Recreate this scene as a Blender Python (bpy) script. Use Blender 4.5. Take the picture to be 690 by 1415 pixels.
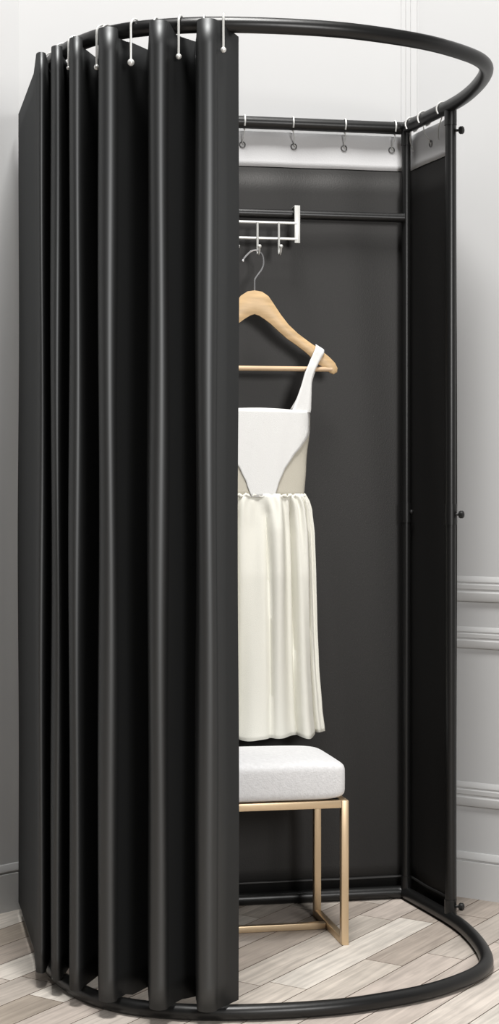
import bpy, bmesh, math, random
from mathutils import Vector, Matrix
R = math.radians
random.seed(7)
for o in list(bpy.data.objects):
    bpy.data.objects.remove(o)
SC = bpy.context.scene
C = SC.collection

# ------------------------------------------------------------------ camera
F, CX, HY, HC = 2200.0, 345.0, 664.5, 1.071      # focal length in px, centre, horizon row, eye height
cd = bpy.data.cameras.new('camera')
cam = bpy.data.objects.new('camera', cd); C.objects.link(cam)
cam.location = (0, 0, HC); cam.rotation_euler = (R(90), 0, 0)
cd.sensor_fit = 'VERTICAL'; cd.sensor_height = 24.0; cd.sensor_width = 24.0*690/1415
cd.lens = F/1415*24.0
cd.shift_y = -(707.5-HY)/1415.0
cd.clip_start = 0.05
SC.camera = cam

# ------------------------------------------------------------------ world, lights, exposure
w = bpy.data.worlds.new('world'); SC.world = w; w.use_nodes = True
w.node_tree.nodes['Background'].inputs[0].default_value = (0.93, 0.97, 1.0, 1)
w.node_tree.nodes['Background'].inputs[1].default_value = 0.035
def area(name, loc, target, size, power, col=(1, 1, 1), sy=None):
    l = bpy.data.lights.new(name, 'AREA'); l.shape = 'RECTANGLE'
    l.size = size; l.size_y = sy or size; l.energy = power; l.color = col
    o = bpy.data.objects.new(name, l); C.objects.link(o); o.location = loc
    d = Vector(target)-Vector(loc)
    o.rotation_euler = d.to_track_quat('-Z', 'Y').to_euler()
    return o
area('front_softbox', (1.75, -0.9, 2.0), (0, 3.7, 1.3), 1.0, 140, (1.0, 0.985, 0.965))
area('overhead_light', (0.05, 3.35, 5.6), (0.05, 3.5, 0), 1.0, 62, (1.0, 0.985, 0.96))
area('overhead_light', (0.0, 2.1, 5.2), (0.0, 3.3, 0), 1.2, 310, (1.0, 0.985, 0.96))  # extra lamp high in front, added to brighten the floor; no such fixture
SC.view_settings.view_transform = 'Standard'; SC.view_settings.look = 'None'
SC.view_settings.gamma = 1.0; SC.view_settings.use_curve_mapping = False
SC.view_settings.exposure = -0.25

# ------------------------------------------------------------------ helpers
def at(px, py, Y):
    return Vector(((px-CX)*Y/F, Y, HC-(py-HY)*Y/F))
def XP(px, Y):
    return (px-CX)*Y/F
E1 = Vector((0.985, 0.174, 0)); E2 = Vector((-0.174, 0.985, 0)); UP = Vector((0, 0, 1))
E1.normalize(); E2.normalize()
B0 = Vector((0, 4.019, 0))                 # a point under the booth's back rail

def mat(name, col, rough=0.6, metal=0.0, spec=0.5, bump=None, var=None, sheen=0.0, aniso=None):
    m = bpy.data.materials.new(name); m.use_nodes = True
    nt = m.node_tree; b = nt.nodes['Principled BSDF']
    b.inputs['Base Color'].default_value = (*col, 1)
    b.inputs['Roughness'].default_value = rough
    b.inputs['Metallic'].default_value = metal
    b.inputs['Specular IOR Level'].default_value = spec
    if sheen:
        b.inputs['Sheen Weight'].default_value = sheen
    tc = nt.nodes.new('ShaderNodeTexCoord')
    if var:
        sc, amt, stretch = var
        mp = nt.nodes.new('ShaderNodeMapping'); mp.inputs['Scale'].default_value = stretch
        n = nt.nodes.new('ShaderNodeTexNoise'); n.inputs['Scale'].default_value = sc; n.inputs['Detail'].default_value = 5
        rp = nt.nodes.new('ShaderNodeMapRange')
        rp.inputs['From Min'].default_value = 0.3; rp.inputs['From Max'].default_value = 0.7
        rp.inputs['To Min'].default_value = 1-amt; rp.inputs['To Max'].default_value = 1+amt
        mx = nt.nodes.new('ShaderNodeVectorMath'); mx.operation = 'SCALE'
        mx.inputs[0].default_value = col
        nt.links.new(tc.outputs['Object'], mp.inputs[0]); nt.links.new(mp.outputs[0], n.inputs['Vector'])
        nt.links.new(n.outputs['Fac'], rp.inputs['Value']); nt.links.new(rp.outputs[0], mx.inputs['Scale'])
        nt.links.new(mx.outputs[0], b.inputs['Base Color'])
    if bump:
        sc, st, stretch = bump
        mp = nt.nodes.new('ShaderNodeMapping'); mp.inputs['Scale'].default_value = stretch
        n = nt.nodes.new('ShaderNodeTexNoise'); n.inputs['Scale'].default_value = sc; n.inputs['Detail'].default_value = 3
        bp = nt.nodes.new('ShaderNodeBump'); bp.inputs['Strength'].default_value = st; bp.inputs['Distance'].default_value = 0.002
        nt.links.new(tc.outputs['Object'], mp.inputs[0]); nt.links.new(mp.outputs[0], n.inputs['Vector'])
        nt.links.new(n.outputs['Fac'], bp.inputs['Height']); nt.links.new(bp.outputs[0], b.inputs['Normal'])
    return m

M = {}
M['wall'] = mat('wall_paint', (0.530, 0.532, 0.535), 0.7, spec=0.2, bump=(60, 0.05, (1, 1, 1)))
M['trim'] = mat('trim_paint', (0.545, 0.546, 0.545), 0.5, spec=0.3)
M['satin'] = mat('black_satin_cloth', (0.0045, 0.0047, 0.0048), 0.53, spec=0.95, bump=(700, 0.04, (1, 1, 1)))
M['panel'] = mat('charcoal_panel_cloth', (0.028, 0.0275, 0.027), 0.56, spec=0.36, bump=(420, 0.15, (1, 1, 0.5)))
M['frame'] = mat('black_painted_steel', (0.007, 0.007, 0.007), 0.36, spec=0.42, bump=(90, 0.06, (1, 1, 1)))
M['band'] = mat('white_header_tape', (0.66, 0.66, 0.67), 0.8, spec=0.2, bump=(300, 0.15, (1, 1, 1)))
M['chrome'] = mat('pale_hook_wire', (0.72, 0.72, 0.70), 0.32, metal=0.35)
M['eyelet'] = mat('dull_zinc', (0.22, 0.22, 0.22), 0.4, metal=0.7)
M['rack'] = mat('silver_painted_rack', (0.62, 0.62, 0.60), 0.38, metal=0.25)
M['steel'] = mat('polished_steel', (0.72, 0.72, 0.74), 0.22, metal=0.8)
M['plastic'] = mat('black_plastic_knob', (0.008, 0.008, 0.008), 0.45)
M['hwood'] = mat('pale_beech', (0.58, 0.40, 0.215), 0.42, spec=0.4, var=(9, 0.16, (1.2, 6, 9)))
M['hwood2'] = mat('pale_beech_rod', (0.64, 0.45, 0.28), 0.4, spec=0.4, var=(9, 0.1, (1.2, 6, 9)))
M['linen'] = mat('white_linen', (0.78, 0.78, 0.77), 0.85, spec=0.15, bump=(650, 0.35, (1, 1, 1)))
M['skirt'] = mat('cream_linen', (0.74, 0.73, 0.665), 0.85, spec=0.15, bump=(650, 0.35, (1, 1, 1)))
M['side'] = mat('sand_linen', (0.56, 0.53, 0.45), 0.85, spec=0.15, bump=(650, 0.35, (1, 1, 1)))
M['cushion'] = mat('pale_grey_upholstery', (0.70, 0.70, 0.71), 0.9, spec=0.15, bump=(260, 0.5, (1, 1, 1)), var=(120, 0.05, (1, 1, 1)))
M['brass'] = mat('brushed_gold_metal', (0.64, 0.49, 0.32), 0.36, metal=0.7)

def satin(m, dif, glo, rough):
    """cloth with a soft sheen that does not grow at grazing angles"""
    nt = m.node_tree; p = nt.nodes['Principled BSDF']; nl = p.inputs['Normal'].links[0].from_socket
    d = nt.nodes.new('ShaderNodeBsdfDiffuse'); g = nt.nodes.new('ShaderNodeBsdfGlossy'); a = nt.nodes.new('ShaderNodeAddShader')
    d.inputs['Color'].default_value = (*dif, 1); g.inputs['Color'].default_value = (*glo, 1); g.inputs['Roughness'].default_value = rough
    nt.links.new(nl, d.inputs['Normal']); nt.links.new(nl, g.inputs['Normal'])
    nt.links.new(d.outputs[0], a.inputs[0]); nt.links.new(g.outputs[0], a.inputs[1])
    nt.links.new(a.outputs[0], nt.nodes['Material Output'].inputs['Surface']); nt.nodes.remove(p)
satin(M['satin'], (0.004, 0.0041, 0.0042), (0.080, 0.082, 0.083), 0.50)
satin(M['panel'], (0.010, 0.0098, 0.0097), (0.035, 0.0343, 0.0337), 0.54)
def finish(o, smooth=True, angle=35):
    me = o.data
    for p in me.polygons:
        p.use_smooth = smooth
    if smooth:
        bm = bmesh.new(); bm.from_mesh(me)
        for e in bm.edges:
            if len(e.link_faces) == 2 and e.calc_face_angle(0) > R(angle):
                e.smooth = False
        bm.to_mesh(me); bm.free()
def obj(name, bm, m, parent=None, smooth=True, angle=35):
    bmesh.ops.recalc_face_normals(bm, faces=bm.faces)
    me = bpy.data.meshes.new(name); bm.to_mesh(me); bm.free()
    me.materials.append(m)
    o = bpy.data.objects.new(name, me); C.objects.link(o)
    finish(o, smooth, angle)
    if parent:
        o.parent = parent
        o.matrix_parent_inverse = Matrix.Translation(-Vector(parent.location)) if parent.rotation_euler.z == 0 else \
            (Matrix.Translation(parent.location) @ Matrix.Rotation(parent.rotation_euler.z, 4, 'Z')).inverted()
    return o
def thing(name, label, cat, loc=(0, 0, 0), group=None):
    o = bpy.data.objects.new(name, None); C.objects.link(o); o.location = loc
    o.empty_display_size = 0.05
    o['label'] = label; o['category'] = cat
    if group: o['group'] = group
    return o
def tag(o, label, cat, group=None):
    o['label'] = label; o['category'] = cat
    if group: o['group'] = group
    return o
def struct(name, bm, m, smooth=True):
    o = obj(name, bm, m, None, smooth); o['kind'] = 'structure'; return o

def catmull(pts, n=8, closed=False):
    out = []; N = len(pts)
    rng = range(N) if closed else range(N-1)
    for i in rng:
        if closed:
            p0, p1, p2, p3 = pts[(i-1) % N], pts[i], pts[(i+1) % N], pts[(i+2) % N]
        else:
            p0, p1, p2, p3 = pts[max(i-1, 0)], pts[i], pts[i+1], pts[min(i+2, N-1)]
        for k in range(n):
            t = k/n
            out.append(0.5*((2*p1)+(p2-p0)*t+(2*p0-5*p1+4*p2-p3)*t*t+(3*p1-p0-3*p2+p3)*t**3))
    if not closed: out.append(pts[-1].copy())
    return out
def chaikin(pts, n=2):
    for _ in range(n):
        q = [pts[0]]
        for a, b in zip(pts[:-1], pts[1:]):
            q += [a*0.75+b*0.25, a*0.25+b*0.75]
        q.append(pts[-1]); pts = q
    return pts
def tube(bm, pts, r, seg=12, closed=False, caps=True, rad=None):
    """sweep a circle along a polyline (rotation-minimising)"""
    N = len(pts); rings = []
    def tan(i):
        if closed: return (pts[(i+1) % N]-pts[(i-1) % N]).normalized()
        return (pts[min(i+1, N-1)]-pts[max(i-1, 0)]).normalized()
    t0 = tan(0)
    ref = Vector((0, 0, 1)) if abs(t0.z) < 0.9 else Vector((0, 1, 0))
    u = (ref-t0*ref.dot(t0)).normalized()
    for i in range(N):
        t = tan(i); u = (u-t*u.dot(t)).normalized(); v = t.cross(u)
        rr = rad[i] if rad else r
        rings.append([bm.verts.new(pts[i]+(u*math.cos(a)+v*math.sin(a))*rr) for a in [2*math.pi*k/seg for k in range(seg)]])
    for i in range(N if closed else N-1):
        a, b = rings[i], rings[(i+1) % N]
        for k in range(seg):
            bm.faces.new((a[k], a[(k+1) % seg], b[(k+1) % seg], b[k]))
    if caps and not closed:
        bm.faces.new(rings[0][::-1]); bm.faces.new(rings[-1])
    return bm
def boxdir(bm, c, a, b, d, bev=0.0):
    """box centred at c with half-axis vectors a, b, d"""
    c = Vector(c)
    vs = [bm.verts.new(c+a*i+b*j+d*k) for i in (-1, 1) for j in (-1, 1) for k in (-1, 1)]
    idx = [(0, 1, 3, 2), (4, 6, 7, 5), (0, 4, 5, 1), (2, 3, 7, 6), (0, 2, 6, 4), (1, 5, 7, 3)]
    fs = [bm.faces.new([vs[q] for q in f]) for f in idx]
    if bev > 0:
        es = set(e for f in fs for e in f.edges)
        bmesh.ops.bevel(bm, geom=list(es), offset=bev, segments=2, affect='EDGES', profile=0.5)
def sphere(bm, c, r, sx=1, sy=1, sz=1, seg=14):
    res = bmesh.ops.create_uvsphere(bm, u_segments=seg, v_segments=seg//2+2, radius=r)
    for v in res['verts']:
        v.co = Vector((v.co.x*sx, v.co.y*sy, v.co.z*sz))+Vector(c)
def lathe(bm, c, axis, prof, seg=18):
    """prof: list of (distance along axis, radius)"""
    axis = axis.normalized(); ref = UP if abs(axis.z) < 0.9 else Vector((1, 0, 0))
    u = axis.cross(ref).normalized(); v = axis.cross(u)
    rings = [[bm.verts.new(c+axis*d+(u*math.cos(2*math.pi*k/seg)+v*math.sin(2*math.pi*k/seg))*r) for k in range(seg)] for d, r in prof]
    for a, b in zip(rings[:-1], rings[1:]):
        for k in range(seg): bm.faces.new((a[k], a[(k+1) % seg], b[(k+1) % seg], b[k]))
    bm.faces.new(rings[0]); bm.faces.new(rings[-1])
def sheet(bm, grid):
    """grid[i][j] of Vectors -> quads"""
    V = [[bm.verts.new(p) for p in row] for row in grid]
    for i in range(len(V)-1):
        for j in range(len(V[0])-1):
            bm.faces.new((V[i][j], V[i][j+1], V[i+1][j+1], V[i+1][j]))
    return V
def thick(o, t, off=0.0):
    md = o.modifiers.new('thickness', 'SOLIDIFY'); md.thickness = t; md.offset = off
    return o
def frame_profile(bm, a, b, prof):
    """moulding: extrude profile [(out, z)] from a to b, out = towards the room"""
    a = Vector(a); b = Vector(b); d = (b-a).normalized()
    out = Vector((d.y, -d.x, 0))
    ra = [bm.verts.new(a+out*o+UP*z) for o, z in prof]; rb = [bm.verts.new(b+out*o+UP*z) for o, z in prof]
    n = len(prof)
    for k in range(n):
        bm.faces.new((ra[k], ra[(k+1) % n], rb[(k+1) % n], rb[k]))
    bm.faces.new(ra); bm.faces.new(rb[::-1])

# ------------------------------------------------------------------ the room
CLFT = Vector((-0.579, 3.99, 0)); CRGT = Vector((0.442, 4.17, 0))
LD = Vector((-0.72, -0.69, 0)).normalized(); RD = Vector((0.857, -0.515, 0)).normalized()
LEND = CLFT+LD*3.2; REND = CRGT+RD*3.4
WH = 2.75
def wall(name, a, b):
    bm = bmesh.new(); d = (b-a).normalized(); n = Vector((-d.y, d.x, 0))
    a2 = a-d*0.0; c = (a2+b)/2+n*0.05+UP*WH/2
    boxdir(bm, c, (b-a2)/2+d*0.05, n*0.05, UP*WH/2)
    return struct(name, bm, M['wall'], False)
wall('wall_back', CLFT, CRGT)
wall('wall_left', LEND, CLFT)
wall('wall_right', CRGT, REND)

BASE = [(0, 0), (0.010, 0), (0.010, 0.093), (0.0065, 0.0945), (0.0065, 0.0985), (0.010, 0.100), (0.010, 0.104), (0.004, 0.116), (0.0, 0.117)]
def mitre(a, b, ea=0.0, eb=0.0):
    d = (b-a).normalized(); return a+d*ea, b-d*eb
for nm, a, b in (('baseboard_left', LEND, CLFT), ('baseboard_back', CLFT, CRGT), ('baseboard_right', CRGT, REND)):
    bm = bmesh.new(); frame_profile(bm, a, b, BASE); struct(nm, bm, M['trim'])
def rail_prof(z0, z1, k):
    h = z1-z0
    return [(0, z0), (0.014*k, z0), (0.018*k, z0+0.06*h), (0.018*k, z0+0.34*h), (0.012*k, z0+0.40*h), (0.012*k, z0+0.46*h), (0.016*k, z0+0.50*h),
            (0.016*k, z0+0.66*h), (0.010*k, z0+0.70*h), (0.010*k, z0+0.75*h), (0.013*k, z0+0.78*h), (0.012*k, z0+0.86*h), (0.002*k, z1), (0, z1)]
bm = bmesh.new(); frame_profile(bm, CRGT, REND, rail_prof(0.762, 0.826, 0.6)); struct('trim_1', bm, M['trim'])
# recessed-panel mouldings on the dado of the right wall
def panel_frame(name, a, d, x0, x1, z0, z1, z0b, z1b, k=0.5):
    bm = bmesh.new()
    frame_profile(bm, a+d*x0, a+d*x1, rail_prof(z1b, z1, k))
    frame_profile(bm, a+d*x0, a+d*x1, rail_prof(z0, z0b, k))
    out = Vector((d.y, -d.x, 0))
    for x in (x0, x1):
        for q, (o, wd) in enumerate(((0.004, 0.024), (0.007, 0.012))):
            boxdir(bm, a+d*x+out*o+UP*(z0+z1)/2, d*wd, out*o, UP*((z1-z0)/2-0.002*q))
    return struct(name, bm, M['trim'])
panel_frame('trim_2', CRGT, RD, 0.055, 1.15, 0.236, 0.696, 0.297, 0.642)
panel_frame('trim_3', CRGT, RD, 1.30, 2.40, 0.236, 0.696, 0.297, 0.642)
# slim corner moulding at the right end of the back wall
bd = (CRGT-CLFT).normalized(); bn = Vector((bd.y, -bd.x, 0))
bm = bmesh.new()
for o0, wd, th in ((0.012, 0.010, 0.0035), (0.040, 0.007, 0.0018)):
    c = CRGT-bd*o0+bn*th/2+UP*(0.117+(WH-0.117)/2)
    boxdir(bm, c, bd*wd*0.9, bn*th/2, UP*(WH-0.117)/2, 0.002)
struct('trim_4', bm, M['wall'], False)

# floor: staggered whitewashed planks, every plank with its own tone
def floor():
    bm = bmesh.new(); cl = bm.loops.layers.color.new('tone'); uv = bm.loops.layers.uv.new('plank')
    ang = R(57); d = Vector((math.cos(ang), math.sin(ang), 0)); n = Vector((-d.y, d.x, 0))
    o0 = Vector((0.10, 3.32, 0)); W = 0.094
    rnd = random.Random(11)
    tones = [(0.63, 0.58, 0.53), (0.67, 0.625, 0.575), (0.57, 0.52, 0.47), (0.70, 0.66, 0.61), (0.65, 0.605, 0.555), (0.55, 0.50, 0.445), (0.60, 0.555, 0.51)]
    for r_ in range(-45, 46):
        s = -4.5+rnd.random()*0.7
        while s < 4.0:
            L = rnd.choice((0.45, 0.6, 0.75))
            tn = tuple(min(0.86, c_*k_) for c_, k_ in zip(rnd.choice(tones), (1.17, 1.20, 1.24))); tw = rnd.random()
            g = 0.0011
            c = [(s+g, r_*W+g), (s+L-g, r_*W+g), (s+L-g, (r_+1)*W-g), (s+g, (r_+1)*W-g)]
            P = [o0+d*a+n*b for a, b in c]
            if all(p.y > 4.9 or p.y < -0.8 or abs(p.x) > 3.2 for p in P):
                s += L; continue
            top = [bm.verts.new(p+Vector((0, 0, 0))) for p in P]
            bot = [bm.verts.new(p+(p-sum(P, Vector())/4).normalized()*0.0011-UP*0.0022) for p in P]
            fs = [(bm.faces.new(top), c)]
            for k in range(4):
                k2 = (k+1) % 4
                fs.append((bm.faces.new((top[k], bot[k], bot[k2], top[k2])), None))
            for f, cc in fs:
                for q, lp in enumerate(f.loops):
                    if cc:
                        lp[cl] = (*tn, 1); lp[uv].uv = (cc[q][0]+tw*37, cc[q][1]+tw*11)
                    else:
                        lp[cl] = (tn[0]*0.55, tn[1]*0.5, tn[2]*0.45, 1); lp[uv].uv = (tw*37, tw*11)
            s += L
    # solid bed under the planks
    boxdir(bm, Vector((0, 1.8, -0.027)), Vector((3.4, 0, 0)), Vector((0, 3.3, 0)), UP*0.0245)
    for f in bm.faces:
        if all(abs(v.co.x) > 3.39 for v in f.verts) or all(v.co.z < -0.0024 for v in f.verts):
            for lp in f.loops: lp[cl] = (0.16, 0.13, 0.10, 1)
    m = bpy.data.materials.new('whitewashed_planks'); m.use_nodes = True; nt = m.node_tree
    b = nt.nodes['Principled BSDF']; b.inputs['Roughness'].default_value = 0.55; b.inputs['Specular IOR Level'].default_value = 0.3
    vc = nt.nodes.new('ShaderNodeVertexColor'); vc.layer_name = 'tone'
    uvn = nt.nodes.new('ShaderNodeUVMap'); uvn.uv_map = 'plank'
    mp = nt.nodes.new('ShaderNodeMapping'); mp.inputs['Scale'].default_value = (2.2, 34, 1)
    n1 = nt.nodes.new('ShaderNodeTexNoise'); n1.inputs['Scale'].default_value = 2.2; n1.inputs['Detail'].default_value = 7; n1.inputs['Distortion'].default_value = 0.8
    n2 = nt.nodes.new('ShaderNodeTexNoise'); n2.inputs['Scale'].default_value = 9; n2.inputs['Detail'].default_value = 4
    r1 = nt.nodes.new('ShaderNodeMapRange'); r1.inputs['From Min'].default_value = 0.32; r1.inputs['From Max'].default_value = 0.68
    r1.inputs['To Min'].default_value = 0.80; r1.inputs['To Max'].default_value = 1.16
    r2 = nt.nodes.new('ShaderNodeMapRange'); r2.inputs['From Min'].default_value = 0.35; r2.inputs['From Max'].default_value = 0.65
    r2.inputs['To Min'].default_value = 0.90; r2.inputs['To Max'].default_value = 1.08
    mu = nt.nodes.new('ShaderNodeMath'); mu.operation = 'MULTIPLY'
    sc = nt.nodes.new('ShaderNodeVectorMath'); sc.operation = 'SCALE'
    bp = nt.nodes.new('ShaderNodeBump'); bp.inputs['Strength'].default_value = 0.25; bp.inputs['Distance'].default_value = 0.002
    L = nt.links.new
    L(uvn.outputs[0], mp.inputs[0]); L(mp.outputs[0], n1.inputs['Vector']); L(uvn.outputs[0], n2.inputs['Vector'])
    L(n1.outputs['Fac'], r1.inputs['Value']); L(n2.outputs['Fac'], r2.inputs['Value'])
    L(r1.outputs[0], mu.inputs[0]); L(r2.outputs[0], mu.inputs[1])
    L(vc.outputs[0], sc.inputs[0]); L(mu.outputs[0], sc.inputs['Scale']); L(sc.outputs[0], b.inputs['Base Color'])
    L(n1.outputs['Fac'], bp.inputs['Height']); L(bp.outputs[0], b.inputs['Normal'])
    return struct('floor', bm, m, False)
floor()

# ------------------------------------------------------------------ the booth's D-shaped frame
CR_ = Vector((0.403, 4.090, 0)); CL_ = Vector((-0.545, 3.923, 0))
side = [(0.4035, 4.070), (0.484, 3.847), (0.513, 3.723), (0.525, 3.60), (0.522, 3.50), (0.500, 3.43), (0.453, 3.366), (0.363, 3.283), (0.235, 3.215), (0.150, 3.186),
        (0.050, 3.167), (-0.0645, 3.158), (-0.151, 3.168), (-0.2415, 3.195), (-0.321, 3.255), (-0.385, 3.345), (-0.430, 3.45), (-0.468, 3.58),
        (-0.497, 3.70), (-0.543, 3.905)]
def ring_path():
    front = catmull([Vector((x, y, 0)) for x, y in side], 8)
    for _ in range(10):
        front = [front[0]]+[(front[i-1]+front[i]*2+front[i+1])/4 for i in range(1, len(front)-1)]+[front[-1]]
    back = [CL_+(CR_-CL_)*t for t in (0.025, 0.25, 0.5, 0.75, 0.975)]
    cl = [CL_+Vector((0.004, -0.006, 0)), CL_+Vector((0.010, 0.001, 0))]
    cr = [CR_+Vector((-0.010, -0.002, 0)), CR_+Vector((-0.002, -0.008, 0))]
    return front+cl+back+cr
RING = ring_path()
ZT, ZB, RT = 1.976, 0.016, 0.0158
booth = thing('fitting_room_frame', 'black steel fitting room frame with D-shaped hoops above and below', 'fitting room', (0, 3.65, 0))
for nm, z in (('top_hoop', ZT), ('floor_hoop', ZB)):
    bm = bmesh.new(); tube(bm, [p+UP*z for p in RING], RT, 20, closed=True); obj(nm, bm, M['frame'], booth, angle=70)
def knob(c, axis, parent, s=1.0):
    bm = bmesh.new()
    lathe(bm, Vector(c), axis, [(0, 0.003*s), (0.007*s, 0.003*s), (0.008*s, 0.007*s), (0.011*s, 0.009*s), (0.017*s, 0.009*s), (0.020*s, 0.006*s), (0.021*s, 0.001)])
    return obj('knob', bm, M['plastic'], parent)
def post(x, y, r=0.011):
    bm = bmesh.new(); tube(bm, [Vector((x, y, z)) for z in (0.030, 0.5, 0.985, 0.99, 1.5, 1.962)], r, 16)
    # joint sleeve half way up and sockets at the hoops
    for z0, z1 in ((0.965, 1.015), (0.024, 0.06), (1.93, 1.968)):
        tube(bm, [Vector((x, y, z0)), Vector((x, y, z1))], r*1.16, 16)
    return obj('post', bm, M['frame'], booth)
pr = post(XP(623, 3.847), 3.847, 0.0130)
pc = post(0.4015, 4.078, 0.0115)
pl = post(-0.538, 3.91, 0.0115)
pf = post(-0.492, 3.70, 0.0115)
axr = Vector((0.95, -0.30, 0))
for z in (1.916, 0.990, 0.045):
    knob((XP(623, 3.847)+0.0110, 3.840, z), axr, pr, 1.05)
knob((0.401+0.008, 4.070, 0.992), Vector((0.6, -0.8, 0)), pc, 0.6)
knob((-0.538, 3.899, 0.992), Vector((0.3, -0.95, 0)), pl, 0.6)
# crossbar that carries the hook rack
ZX = 1.745
def bk(u, off, z):        # u along the back, off towards the room (negative = room)
    return B0+E1*u+E2*off+UP*z
bm = bmesh.new()
p0 = Vector((-0.530, 3.908, ZX)); p1 = Vector((0.395, 4.071, ZX-0.002))
tube(bm, [p0.lerp(p1, t) for t in (0, 0.3, 0.7, 1)], 0.0118, 14)
obj('crossbar', bm, M['frame'], booth)

# ------------------------------------------------------------------ cloth panels at the back and right side
def panel_cloth(name, label, a, b, z1, zb, zl, nwave, amp, eyes, edge):
    t = thing(name, label, 'cloth panel', (a+b)/2)
    d = (b-a).normalized(); n = Vector((-d.y, d.x, 0)); L = (b-a).length
    def P(u, z):
        off = amp*math.sin(u*nwave*2*math.pi/L+1.1)*(0.4+0.6*(z1-z)/z1)+0.0012*math.sin(u*37+z*4)
        return a+d*(u)+n*off+UP*z
    us = [L*i/60 for i in range(61)]
    bm = bmesh.new(); sheet(bm, [[P(u, zl+(zb-zl)*k/24) for u in us] for k in range(25)])
    thick(obj('cloth', bm, M['panel'], t), 0.0016)
    # hem along the foot and the vertical edges
    bm = bmesh.new(); tube(bm, [P(u, 0.050)-n*0.002 for u in us], 0.0042, 8)
    if edge:
        tube(bm, [P(L, zl+(z1-zl)*k/24) for k in range(25)], 0.0060, 10)
    obj('hem', bm, M['panel'], t)
    bm = bmesh.new(); sheet(bm, [[P(u, zb-0.002+(z1-zb)*k/6)-n*0.0012+UP*(0.002 if k == 6 else 0) for u in us] for k in range(7)])
    hb = thick(obj('header_band', bm, M['band'], t), 0.0020); hb['label'] = 'white header band'
    for u, z in eyes:
        bm = bmesh.new(); c = P(u, z)-n*0.0035
        tube(bm, [c+(d*math.cos(q)+UP*math.sin(q))*0.0072 for q in [2*math.pi*k/14 for k in range(14)]], 0.0017, 6, closed=True)
        obj('eyelet', bm, M['eyelet'], t)
    return t
pa = Vector((-0.534, 3.9475, 0)); pb = Vector((0.400, 4.1122, 0))
dd = (pb-pa).normalized(); Lb = (pb-pa).length
def u_of(px):            # where the sight line through a column meets the back cloth
    k = (px-CX)/F
    return (k*pa.y-pa.x)/(dd.x-k*dd.y)
panel_cloth('cloth_panel', 'charcoal cloth back panel with white header band behind the dress', pa, pb, 1.9585, 1.872, 0.008, 3, 0.0015,
            [(u_of(px), 1.923) for px in (271, 335, 406, 475, 541)], False)
sa = Vector((0.4090, 4.123, 0)); sb = Vector((0.4980, 3.870, 0))
sd = (sb-sa).normalized()
def su_of(px):
    k = (px-CX)/F
    return (k*sa.y-sa.x)/(sd.x-k*sd.y)
panel_cloth('cloth_panel', 'narrow black cloth side panel on the right between two posts', sa, sb, 1.9585, 1.872, 0.008, 1, 0.0006,
            [(su_of(597), 1.915)], True)

# ------------------------------------------------------------------ pleated curtain at the front left
folds = [(27, 3.955), (26, 3.92), (30, 3.84), (47, 3.53), (49, 3.44)]
def ridge(pl, pr, Y, bulge):
    """a rounded fold facing the room, as a half ellipse in plan"""
    c, hw = (pl+pr)/2, (pr-pl)/2
    return [(c-hw*math.cos(R(a)), Y+bulge*(1-math.sin(R(a)))) for a in range(0, 181, 10)]
folds += ridge(50.5, 63, 3.352, 0.018)+[(70, 3.47)]
folds += ridge(71.5, 86, 3.300, 0.018)+[(96, 3.42)]
folds += ridge(96.5, 114, 3.234, 0.018)+[(136, 3.36)]
folds += ridge(137, 162, 3.164, 0.019)+[(205, 3.285)]
folds += ridge(207, 232, 3.117, 0.019)+[(271, 3.225)]
folds += ridge(273, 300, 3.106, 0.018)+[(329.5, 3.176)]
fp = [Vector((XP(px, Y), Y, 0)) for px, Y in folds]
# round every bend over about a centimetre
def rounded(pts, r=0.006, n=4):
    out = [pts[0]]
    for i in range(1, len(pts)-1):
        a, p, b = pts[i-1], pts[i], pts[i+1]
        if (p-a).angle(b-p) < R(28):
            out.append(p); continue
        ra = min(r, (a-p).length*0.46); rb = min(r, (b-p).length*0.46)
        A = p+(a-p).normalized()*ra; B = p+(b-p).normalized()*rb
        for k in range(n+1):
            t = k/n; out.append(A*(1-t)**2+p*2*t*(1-t)+B*t*t)
        nx = pts[i+1]; gap = (nx-B).length
        if i < len(pts)-2:
            for t in (0.25, 0.5): out.append(B+(nx-B)*t*0.9)
    out.append(pts[-1]); return out
plan = rounded(fp)
def ring_dist(p):
    """signed distance to the hoop's centre line in plan; positive outside"""
    best = 9; sg = 1; N = len(RING)
    for i in range(N):
        a, b = RING[i], RING[(i+1) % N]; ab = b-a
        if ab.length < 1e-6: continue
        t = max(0, min(1, (p-a).dot(ab)/ab.dot(ab))); q = a+ab*t; dq = (p-q).length
        if dq < best:
            best = dq; cen = Vector((0, 3.62, 0)); sg = 1 if (p-cen).length > (q-cen).length else -1
    return best*sg
curtain = thing('pleated_curtain', 'tall black satin curtain hanging in deep vertical folds on the left', 'curtain', (-0.3, 3.3, 0.04))
rows = 40; top, bot = [], []
for p in plan:
    s = ring_dist(p)
    top.append(1.974 if s > 0.0205 else (1.957 if s > -0.021 else 1.960))
    bot.append(0.034 if s > 0.026 else (0.036 if s > -0.021 else 0.028))
grid = []
for k in range(rows+1):
    t = k/rows; row = []
    for i, p in enumerate(plan):
        z = bot[i]+(top[i]-bot[i])*t
        wob = 0.0018*math.sin(z*5.1+i*0.11)*math.sin(math.pi*t)
        row.append(Vector((p.x+wob, p.y+wob*0.4, z)))
    grid.append(row)
bm = bmesh.new(); sheet(bm, grid)
thick(obj('cloth', bm, M['satin'], curtain, angle=80), 0.0018)

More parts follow.
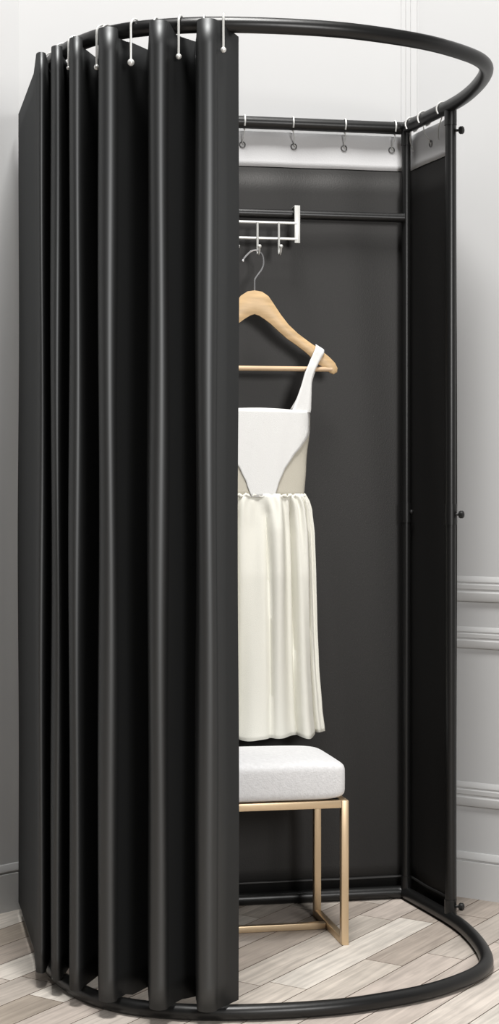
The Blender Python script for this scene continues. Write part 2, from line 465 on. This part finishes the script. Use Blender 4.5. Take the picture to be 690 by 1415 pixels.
# ------------------------------------------------------------------ curtain hooks
def ring_at(px):
    """nearest point of the front of the hoop on that column, and its outward normal"""
    best = None; N = len(RING)
    for i in range(N):
        a, b = RING[i], RING[(i+1) % N]
        fa, fb = a.x-(px-CX)/F*a.y, b.x-(px-CX)/F*b.y
        if fa*fb <= 0 and (b-a).length > 1e-5:
            q = a.lerp(b, fa/(fa-fb)); d = (b-a).normalized(); n = Vector((d.y, -d.x, 0))
            if (q-Vector((0, 3.62, 0))).dot(n) < 0: n = -n
            if best is None or q.y < best[0].y: best = (q, n)
    return best
def drop_hook(name, q, n, out, zball, label, group, ball=0.0075, wr=0.0024, inner=0.02):
    """wire over the hoop, dropping on its outer side to a small ball"""
    t = thing(name, label, 'curtain hook', (q.x, q.y, zball), group)
    pts = []
    for k in range(0, 9):
        a = R(200-25*k)       # over the top from inside (200 deg) to outside (0)
        r = RT+wr+0.0006
        ex = (out-r)*max(0, math.cos(a))
        pts.append(q+UP*ZT+n*(math.cos(a)*r+ex)+UP*(math.sin(a)*r))
    o0 = q+n*out
    for z in (ZT-0.02, (ZT+zball)/2, zball+0.012, zball+0.002):
        pts.append(o0+UP*z)
    bm = bmesh.new(); tube(bm, catmull(pts, 3), wr, 8); obj('wire', bm, M['chrome'], t)
    bm = bmesh.new(); sphere(bm, o0+UP*zball, ball, seg=12); obj('ball', bm, M['chrome'], t)
    return t
front_spec = [(309, 0.036, 1.9165, 'pale curtain hook dropping over the rightmost curtain fold'),
              (251, 0.026, 1.908, 'pale curtain hook above the dark gap second from the right'),
              (189, 0.026, 1.903, 'pale curtain hook with the longest drop and largest ball'),
              (146, 0.026, 1.905, 'curtain hook whose ball peeks between two curtain folds')]
for px, out, zb, lb in front_spec:
    q, n = ring_at(px); drop_hook('curtain_hook', q, n, out, zb, lb, 'curtain hooks on the front of the hoop', 0.0072 if 'largest' in lb else 0.0058)
for px, lb in ((283, 'small curtain hook loop on top of the rightmost fold'), (217, 'small curtain hook loop above the second fold from the right'),
               (150, 'small curtain hook loop above the third fold from the right'), (106, 'small curtain hook loop above the fourth fold from the right'),
               (88, 'small curtain hook loop left of the fourth fold'), (74, 'small curtain hook loop near the left end of the curtain')):
    q, n = ring_at(px); drop_hook('curtain_hook', q, n, 0.0195, 1.925, lb, 'curtain hooks on the front of the hoop', 0.004, 0.0018)
# loops round the back and side rails
def loop_hook(c, d, n, eye, label, group):
    """c on the rail's centre line, d along the rail, n towards the room; eye: point on the cloth"""
    t = thing('curtain_hook', label, 'curtain hook', (c.x, c.y, 1.92), group)
    r = RT+0.0024; pts = []
    for k in range(0, 13):
        a = R(-60+300*k/12+20)
        pts.append(c+UP*ZT-n*math.cos(a)*r*(-1)+UP*math.sin(a)*r+d*0.003*(k/12-0.5))
    bm = bmesh.new(); tube(bm, pts, 0.0022, 8); obj('ring', bm, M['chrome'], t)
    s = c+UP*(ZT-r)+n*0.0035
    bm = bmesh.new(); tube(bm, catmull([s, s.lerp(eye, 0.5)+n*0.004, eye+UP*0.006, eye-n*0.000, eye+d*0.004-UP*0.003], 4), 0.0013, 6); obj('wire', bm, M['chrome'], t)
    return t
nb = -E2
rail_d = (CR_-CL_).normalized()
def rail_pt(px):
    k = (px-CX)/F; u = (k*CL_.y-CL_.x)/(rail_d.x-k*rail_d.y); return CL_+rail_d*u
words = ['hook loop on the back rail just beside the curtain edge', 'second hook loop from the left on the visible back rail',
         'third hook loop from the left on the visible back rail', 'hook loop on the back rail next to the corner post']
for i, (px, ex) in enumerate(((338, 335), (405, 406), (477, 475), (546, 541))):
    e = pa+dd*u_of(ex)+UP*1.926-Vector((-dd.y, dd.x, 0))*0.007
    loop_hook(rail_pt(px), rail_d, nb, e, words[i], 'curtain hooks on the back rail')
ns = Vector((-sd.y, sd.x, 0))*-1
def side_pt(t):
    a = Vector((0.4035, 4.070, 0)); b = Vector((0.484, 3.847, 0)); return a.lerp(b, t)
for i, (t_, ex, lb) in enumerate(((0.12, 573, 'hook loop on the side rail against the back corner'), (0.42, 597, 'middle hook loop on the short side rail'),
                               (0.86, 609, 'hook loop on the side rail beside the front right post'))):
    e = sa+sd*su_of(ex)+UP*1.918+ns*0.006
    loop_hook(side_pt(t_), (Vector((0.0805, -0.223, 0))).normalized(), ns, e, lb, 'curtain hooks on the side rail')

# ------------------------------------------------------------------ hook rack on the crossbar
YR = -0.044
def upx(px, off):      # distance along the back line (offset off) for a pixel column
    k = (px-CX)/F; b = B0+E2*off
    return (k*b.y-b.x)/(E1.x-k*E1.y)
rack = thing('hook_rack', 'silver wire hook rack hanging over the crossbar above the hanger', 'hook rack', bk(upx(340, YR), YR, 1.66))
def zat(px, py, off):
    u = upx(px, off); Y = (B0+E1*u+E2*off).y; return HC-(py-HY)*Y/F
uR = upx(411, YR); uL = upx(228, YR)
for u in (uR, uL):
    bm = bmesh.new(); z0, z1 = zat(411, 336, YR), zat(411, 284, YR)
    boxdir(bm, bk(u, YR, (z0+z1)/2), E1*0.0072, E2*0.0022, UP*(z1-z0)/2, 0.001)
    # lip over the crossbar
    boxdir(bm, bk(u, YR+0.020, z1-0.0015), E1*0.0068, E2*0.022, UP*0.0015, 0.0006)
    boxdir(bm, bk(u, YR+0.041, z1-0.012), E1*0.0068, E2*0.0015, UP*0.012, 0.0006)
    obj('bracket', bm, M['rack'], rack)
for z in (zat(370, 307.5, YR), zat(370, 329.5, YR)):
    bm = bmesh.new(); tube(bm, [bk(uL, YR, z), bk(0, YR, z), bk(uR, YR, z)], 0.0034, 10); obj('rail', bm, M['rack'], rack)
zr1 = zat(370, 307.5, YR)
for px in (385, 355.5, 326, 296, 266, 246):
    u = upx(px, YR)
    zt = zr1; zb = zat(px, 352, YR)
    pts = [bk(u, YR-0.0055, zt), bk(u, YR-0.006, zt-0.03), bk(u, YR-0.006, zb+0.018), bk(u, YR-0.007, zb+0.008), bk(u, YR-0.013, zb), bk(u, YR-0.023, zb-0.001), bk(u, YR-0.031, zb+0.006), bk(u, YR-0.034, zb+0.016)]
    bm = bmesh.new(); tube(bm, catmull(pts, 4), 0.0029, 8); sphere(bm, pts[-1], 0.0052, seg=10); obj('hook', bm, M['rack'], rack)

# ------------------------------------------------------------------ wooden hanger
YH = -0.070
hc = upx(352, YH)
hub = bk(hc, YH, 0)
PM = F/hub.y
def hz(py): return HC-(py-HY)/PM
def hp(dx, py, off=0.0):    # dx in px from the hanger's centre
    return bk(hc+dx/PM/0.985, YH+off, hz(py))
hanger = thing('clothes_hanger', 'pale wooden clothes hanger with a steel hook holding the white dress', 'hanger', hp(0, 400))
upper = [(0, 401.5), (10, 403), (19, 409), (26, 419), (36, 434), (47, 448), (60, 460), (75, 471), (90, 481), (104, 492), (112, 500), (115.5, 507), (115, 513), (110, 516)]
lower = [(0, 434), (6, 436), (14, 441), (22, 447), (34, 458), (46, 468), (58, 476), (70, 485), (78, 492), (84, 500), (92, 504), (99, 509), (105, 514), (110, 516)]
def hanger_body():
    bm = bmesh.new()
    U = [(-x, y) for x, y in upper[::-1]]+upper[1:]
    Lw = [(-x, y) for x, y in lower[::-1]]+lower[1:]
    n = len(U)
    def th(i): return 0.0065*(0.65+0.35*math.sin(math.pi*i/(n-1)))
    secs = []
    for i in range(n):
        (ux, uy), (lx, ly) = U[i], Lw[i]
        a = hp(ux, uy); b = hp(lx, ly); h = th(i); mid = (a+b)/2
        bow = E2*(-0.012*(abs(ux)/115)**2*0+0.0)
        ring = []
        for s, q in ((0, 1), (0.12, 0.55), (0.3, 0), (0.7, 0), (0.88, 0.55), (1, 1)):
            ring.append(a.lerp(b, s)-E2*h*(1-q*0.55)+bow)
        for s, q in ((1, 1), (0.88, 0.55), (0.7, 0), (0.3, 0), (0.12, 0.55), (0, 1)):
            ring.append(a.lerp(b, s)+E2*h*(1-q*0.55)+bow)
        secs.append([bm.verts.new(p) for p in ring])
    m = len(secs[0])
    for i in range(n-1):
        for k in range(m):
            bm.faces.new((secs[i][k], secs[i][(k+1) % m], secs[i+1][(k+1) % m], secs[i+1][k]))
    bmesh.ops.remove_doubles(bm, verts=bm.verts, dist=0.0004)
    return bm
obj('shoulder_bar', hanger_body(), M['hwood'], hanger, angle=50)
bm = bmesh.new(); tube(bm, [hp(-108, 509), hp(0, 509), hp(108, 509)], 0.0062, 12); obj('trouser_bar', bm, M['hwood2'], hanger)
hook = [(0, 404), (0, 392), (0.5, 386), (5, 379), (10.5, 371), (12.5, 362), (10.5, 352), (4, 346), (-4, 347), (-10, 352), (-15, 358), (-16, 361)]
bm = bmesh.new(); tube(bm, catmull([hp(x, y, 0.0) for x, y in hook], 5), 0.0022, 8); sphere(bm, hp(-16, 361), 0.0038, seg=10)
o = obj('hook', bm, M['steel'], hanger); o['label'] = 'steel wire hook'

# ------------------------------------------------------------------ white sundress
DC = 6.5    # dress centre, px to the right of the hanger's centre
dress = thing('dress', 'white sleeveless sundress with gathered skirt on the wooden hanger', 'dress', hp(0, 1015))
def interp(tab, y):
    if y <= tab[0][0]: return tab[0][1]
    for (y0, a), (y1, b) in zip(tab[:-1], tab[1:]):
        if y <= y1:
            t = (y-y0)/(y1-y0); t = t*t*(3-2*t)*0.4+t*0.6
            return a+(b-a)*t
    return tab[-1][1]
BW = [(566, 70), (600, 69.5), (640, 64.5), (684, 62.5)]
def dp(dx, dyoff, py):       # offset in metres along depth
    return bk(hc+(DC+dx)/PM/0.985, YH+dyoff, hz(py))
def bodice():
    bm = bmesh.new(); N = 56; rows_ = []
    for k in range(17):
        py = 566.5+(686-566.5)*k/16; wv = interp(BW, py); dep = 0.030-0.004*k/16
        row = []
        for j in range(N):
            a = 2*math.pi*j/N; c, s = math.cos(a), math.sin(a)
            x = wv*math.copysign(abs(c)**0.8, c); y = dep*math.copysign(abs(s)**0.75, s)
            x += 0.5*math.sin(py*0.09+a*3)
            row.append(bm.verts.new(dp(x, y, py+(1.0*(x/70)))))
        rows_.append(row)
    for a, b in zip(rows_[:-1], rows_[1:]):
        for j in range(N): bm.faces.new((a[j], a[(j+1) % N], b[(j+1) % N], b[j]))
    return bm
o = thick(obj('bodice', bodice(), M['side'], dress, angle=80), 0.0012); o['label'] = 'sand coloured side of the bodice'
def front_depth(x, py):
    wv = interp(BW, py); k = (py-566.5)/119.5; dep = 0.030-0.004*k
    c = min(0.999, abs(x)/wv)**(1/0.8); s = math.sqrt(max(0, 1-c*c)); return -dep*s**0.75
def front_panel():
    # V shaped front piece, wide at the neckline and narrow at the waist
    edge = [(566, 70.2), (592, 69.6), (602, 66), (615, 56), (630, 43), (650, 30), (668, 22), (687, 16)]
    grid = []
    for k in range(25):
        py = 565.5+(687-565.5)*k/24; e = interp(edge, py)
        row = []
        for j in range(25):
            x = e*(-1+2*j/24)
            crease = 0.0012*math.sin(x*0.22+py*0.03)
            row.append(dp(x+2*(py-566)/120, front_depth(x, max(py, 566.5))-0.0035+crease*0.5, py+(x/70)+(1.2*math.cos(j/24*math.pi*2) if k == 0 else 0)))
        grid.append(row)
    bm = bmesh.new(); sheet(bm, grid); return bm
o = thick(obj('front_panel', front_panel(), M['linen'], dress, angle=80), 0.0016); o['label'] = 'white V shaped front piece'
def skirt():
    SW = [(684, 63), (690, 69), (705, 73), (740, 76), (800, 77.5), (860, 79), (920, 81.5), (980, 86), (1016, 90)]
    bm = bmesh.new(); N = 200; rows_ = []
    rr = random.Random(3); ph = [rr.random()*6.28 for _ in range(8)]
    NR = 60
    for k in range(NR+1):
        t = k/NR; py = 682+(1016-682)*t; wv = interp(SW, py); row = []
        dep = 0.027+0.030*min(1, t*3)**0.7+0.012*t
        for j in range(N):
            a = 2*math.pi*j/N; c, s = math.cos(a), math.sin(a)
            g = math.exp(-t*9)
            f = (0.10*math.sin(9*a+ph[0]+1.2*t)+0.05*math.sin(15*a+ph[1]-0.9*t)+0.035*math.sin(5*a+ph[2]))*(0.35+0.65*min(1, t*7))*(1-0.35*t)
            f += 0.055*g*math.sin(31*a+ph[3])*min(1, t*30) + 0.03*math.exp(-t*4)*math.sin(22*a+ph[4]+3*t)
            f -= 0.20*math.exp(-10*math.sin(6.5*a+ph[5]+0.2*math.sin(2.2*t+a*2))**2)*min(1, t*12)*(1-0.45*t)
            # pleats pull the cloth inwards rather than outwards so the outline stays
            x = wv*math.copysign(abs(c)**0.85, c)*(1+0.12*(f-0.10)); y = dep*math.copysign(abs(s)**0.7, s)*(1+3.6*f)
            y = -0.105*math.tanh(-y/0.105) if y < 0 else 0.06*math.tanh(y*0.8/0.06)
            hem = (2.0*math.sin(7*a+1)-4.5*max(0, c)**3+1.0*math.sin(13*a))*t**6
            row.append(bm.verts.new(dp(x, y, py+hem)))
        rows_.append(row)
    for a, b in zip(rows_[:-1], rows_[1:]):
        for j in range(N): bm.faces.new((a[j], a[(j+1) % N], b[(j+1) % N], b[j]))
    return bm
thick(obj('skirt', skirt(), M['skirt'], dress, angle=80), 0.0012)
# ruched waist seam
bm = bmesh.new()
pts = []
for j in range(120):
    a = 2*math.pi*j/120; c, s = math.cos(a), math.sin(a)
    x = 62.5*math.copysign(abs(c)**0.8, c); y = 0.0275*math.copysign(abs(s)**0.75, s)
    pts.append(dp(x, y, 685+1.6*math.sin(j*1.9)+x/70))
tube(bm, pts, 0.0032, 7, closed=True, rad=[0.0036+0.0018*math.sin(j*2.3) for j in range(120)])
obj('waist_seam', bm, M['skirt'], dress, angle=80)
def strap(sg):
    # inner dx, outer dx (from the dress centre), depth and row; up the front, over the hanger, down the back
    seq = [(41, 69.0, -0.0190, 570), (43.5, 69.8, -0.0188, 566), (49, 70.3, -0.0182, 553), (55, 70.8, -0.0172, 538), (59.5, 71.5, -0.016, 525), (63, 73.5, -0.0145, 515),
           (69, 79, -0.0115, 502), (74, 85, -0.0098, 491), (77, 89, -0.0088, 484), (78.5, 90, -0.003, 479), (78.5, 90, 0.003, 479), (77.5, 89, 0.0085, 485), (72, 83, 0.010, 500),
           (64, 76, 0.014, 520), (57, 72, 0.019, 545), (44, 69, 0.023, 567)]
    ctr = catmull([Vector((a, b, dpth*1000)) for a, b, dpth, y in seq], 3)
    ys = catmull([Vector((y, 0, 0)) for a, b, dpth, y in seq], 3)
    grid = []
    for c, yv in zip(ctr, ys):
        row = []
        for j in range(6):
            x = c.x+(c.y-c.x)*j/5
            k = max(0, min(1, (560-yv.x)/40))
            if sg < 0: x = -x-(2*DC*max(0, min(1, (566-yv.x)/85)))
            row.append(dp(x, c.z/1000-(0.004*(1-j/5) if c.z < -12 else 0), yv.x+(j/5-0.5)*7*k))
        grid.append(row)
    bm = bmesh.new(); sheet(bm, grid)
    return thick(obj('strap', bm, M['linen'], dress, angle=80), 0.0016)
strap(1); strap(-1)

# ------------------------------------------------------------------ stool
SA = R(12.5)
S1 = Vector((math.cos(R(10)), math.sin(R(10)), 0)); S2 = Vector((-math.sin(SA), math.cos(SA), 0))
fr = Vector((XP(476, 3.679), 3.679, 0)); SWD, SDP = 0.46, 0.245
stool = thing('stool', 'upholstered pale grey stool on a square gold frame below the dress', 'stool', fr-S1*SWD/2+S2*SDP/2)
h = 0.0085; ZS = 0.334
def sp(u, v, z): return fr-S1*u+S2*v+UP*z
for u in (0, SWD):
    for v in (0, SDP):
        bm = bmesh.new(); boxdir(bm, sp(u, v, ZS/2), S1*h, S2*h, UP*ZS/2, 0.0012); obj('leg', bm, M['brass'], stool, angle=25)
    bm = bmesh.new(); boxdir(bm, sp(u, SDP/2, h), S1*h*0.98, S2*(SDP/2-h-0.0002), UP*h*0.98, 0.0012); obj('runner', bm, M['brass'], stool, angle=25)
bm = bmesh.new(); boxdir(bm, sp(SWD/2, SDP*0.55, h), S1*(SWD/2-h-0.0002), S2*h*0.9, UP*h*0.9, 0.0012); obj('stretcher', bm, M['brass'], stool, angle=25)
bm = bmesh.new()
for v in (0, SDP):
    boxdir(bm, sp(SWD/2, v, ZS-h), S1*(SWD/2-h-0.0002), S2*h, UP*h, 0.0012)
for u in (0, SWD):
    boxdir(bm, sp(u, SDP/2, ZS-h), S1*h, S2*(SDP/2-h-0.0002), UP*h, 0.0012)
obj('seat_frame', bm, M['brass'], stool, angle=25)
bm = bmesh.new(); boxdir(bm, sp(SWD/2, SDP/2, ZS-0.0045), S1*(SWD/2-h-0.0004), S2*(SDP/2-h-0.0004), UP*0.0042); obj('seat_board', bm, M['plastic'], stool)
def cushion():
    bm = bmesh.new()
    zc = ZS+0.0442; c0 = sp(SWD/2, SDP/2, 0)
    n = 5.5
    NU, NV = 72, 36
    hx, hy, hh = SWD/2+0.0085, SDP/2+0.012, 0.0455
    rows_ = []
    for i in range(NV+1):
        ph = -math.pi/2+math.pi*i/NV
        cz = math.copysign(abs(math.sin(ph))**(0.30), math.sin(ph)); cr = abs(math.cos(ph))**(0.24)
        row = []
        for j in range(NU):
            a = 2*math.pi*j/NU; ca, sa_ = math.cos(a), math.sin(a)
            x = math.copysign(abs(ca)**0.2, ca)*cr; y = math.copysign(abs(sa_)**0.2, sa_)*cr
            crown = 0.008*(1-x*x)*(1-y*y) if cz > 0 else 0
            row.append(bm.verts.new(c0+S1*hx*x+S2*hy*y+UP*(zc+hh*cz+crown)))
        rows_.append(row)
    for a, b in zip(rows_[:-1], rows_[1:]):
        for j in range(NU): bm.faces.new((a[j], a[(j+1) % NU], b[(j+1) % NU], b[j]))
    bmesh.ops.remove_doubles(bm, verts=bm.verts, dist=0.00005)
    return bm
obj('cushion', cushion(), M['cushion'], stool, angle=80)
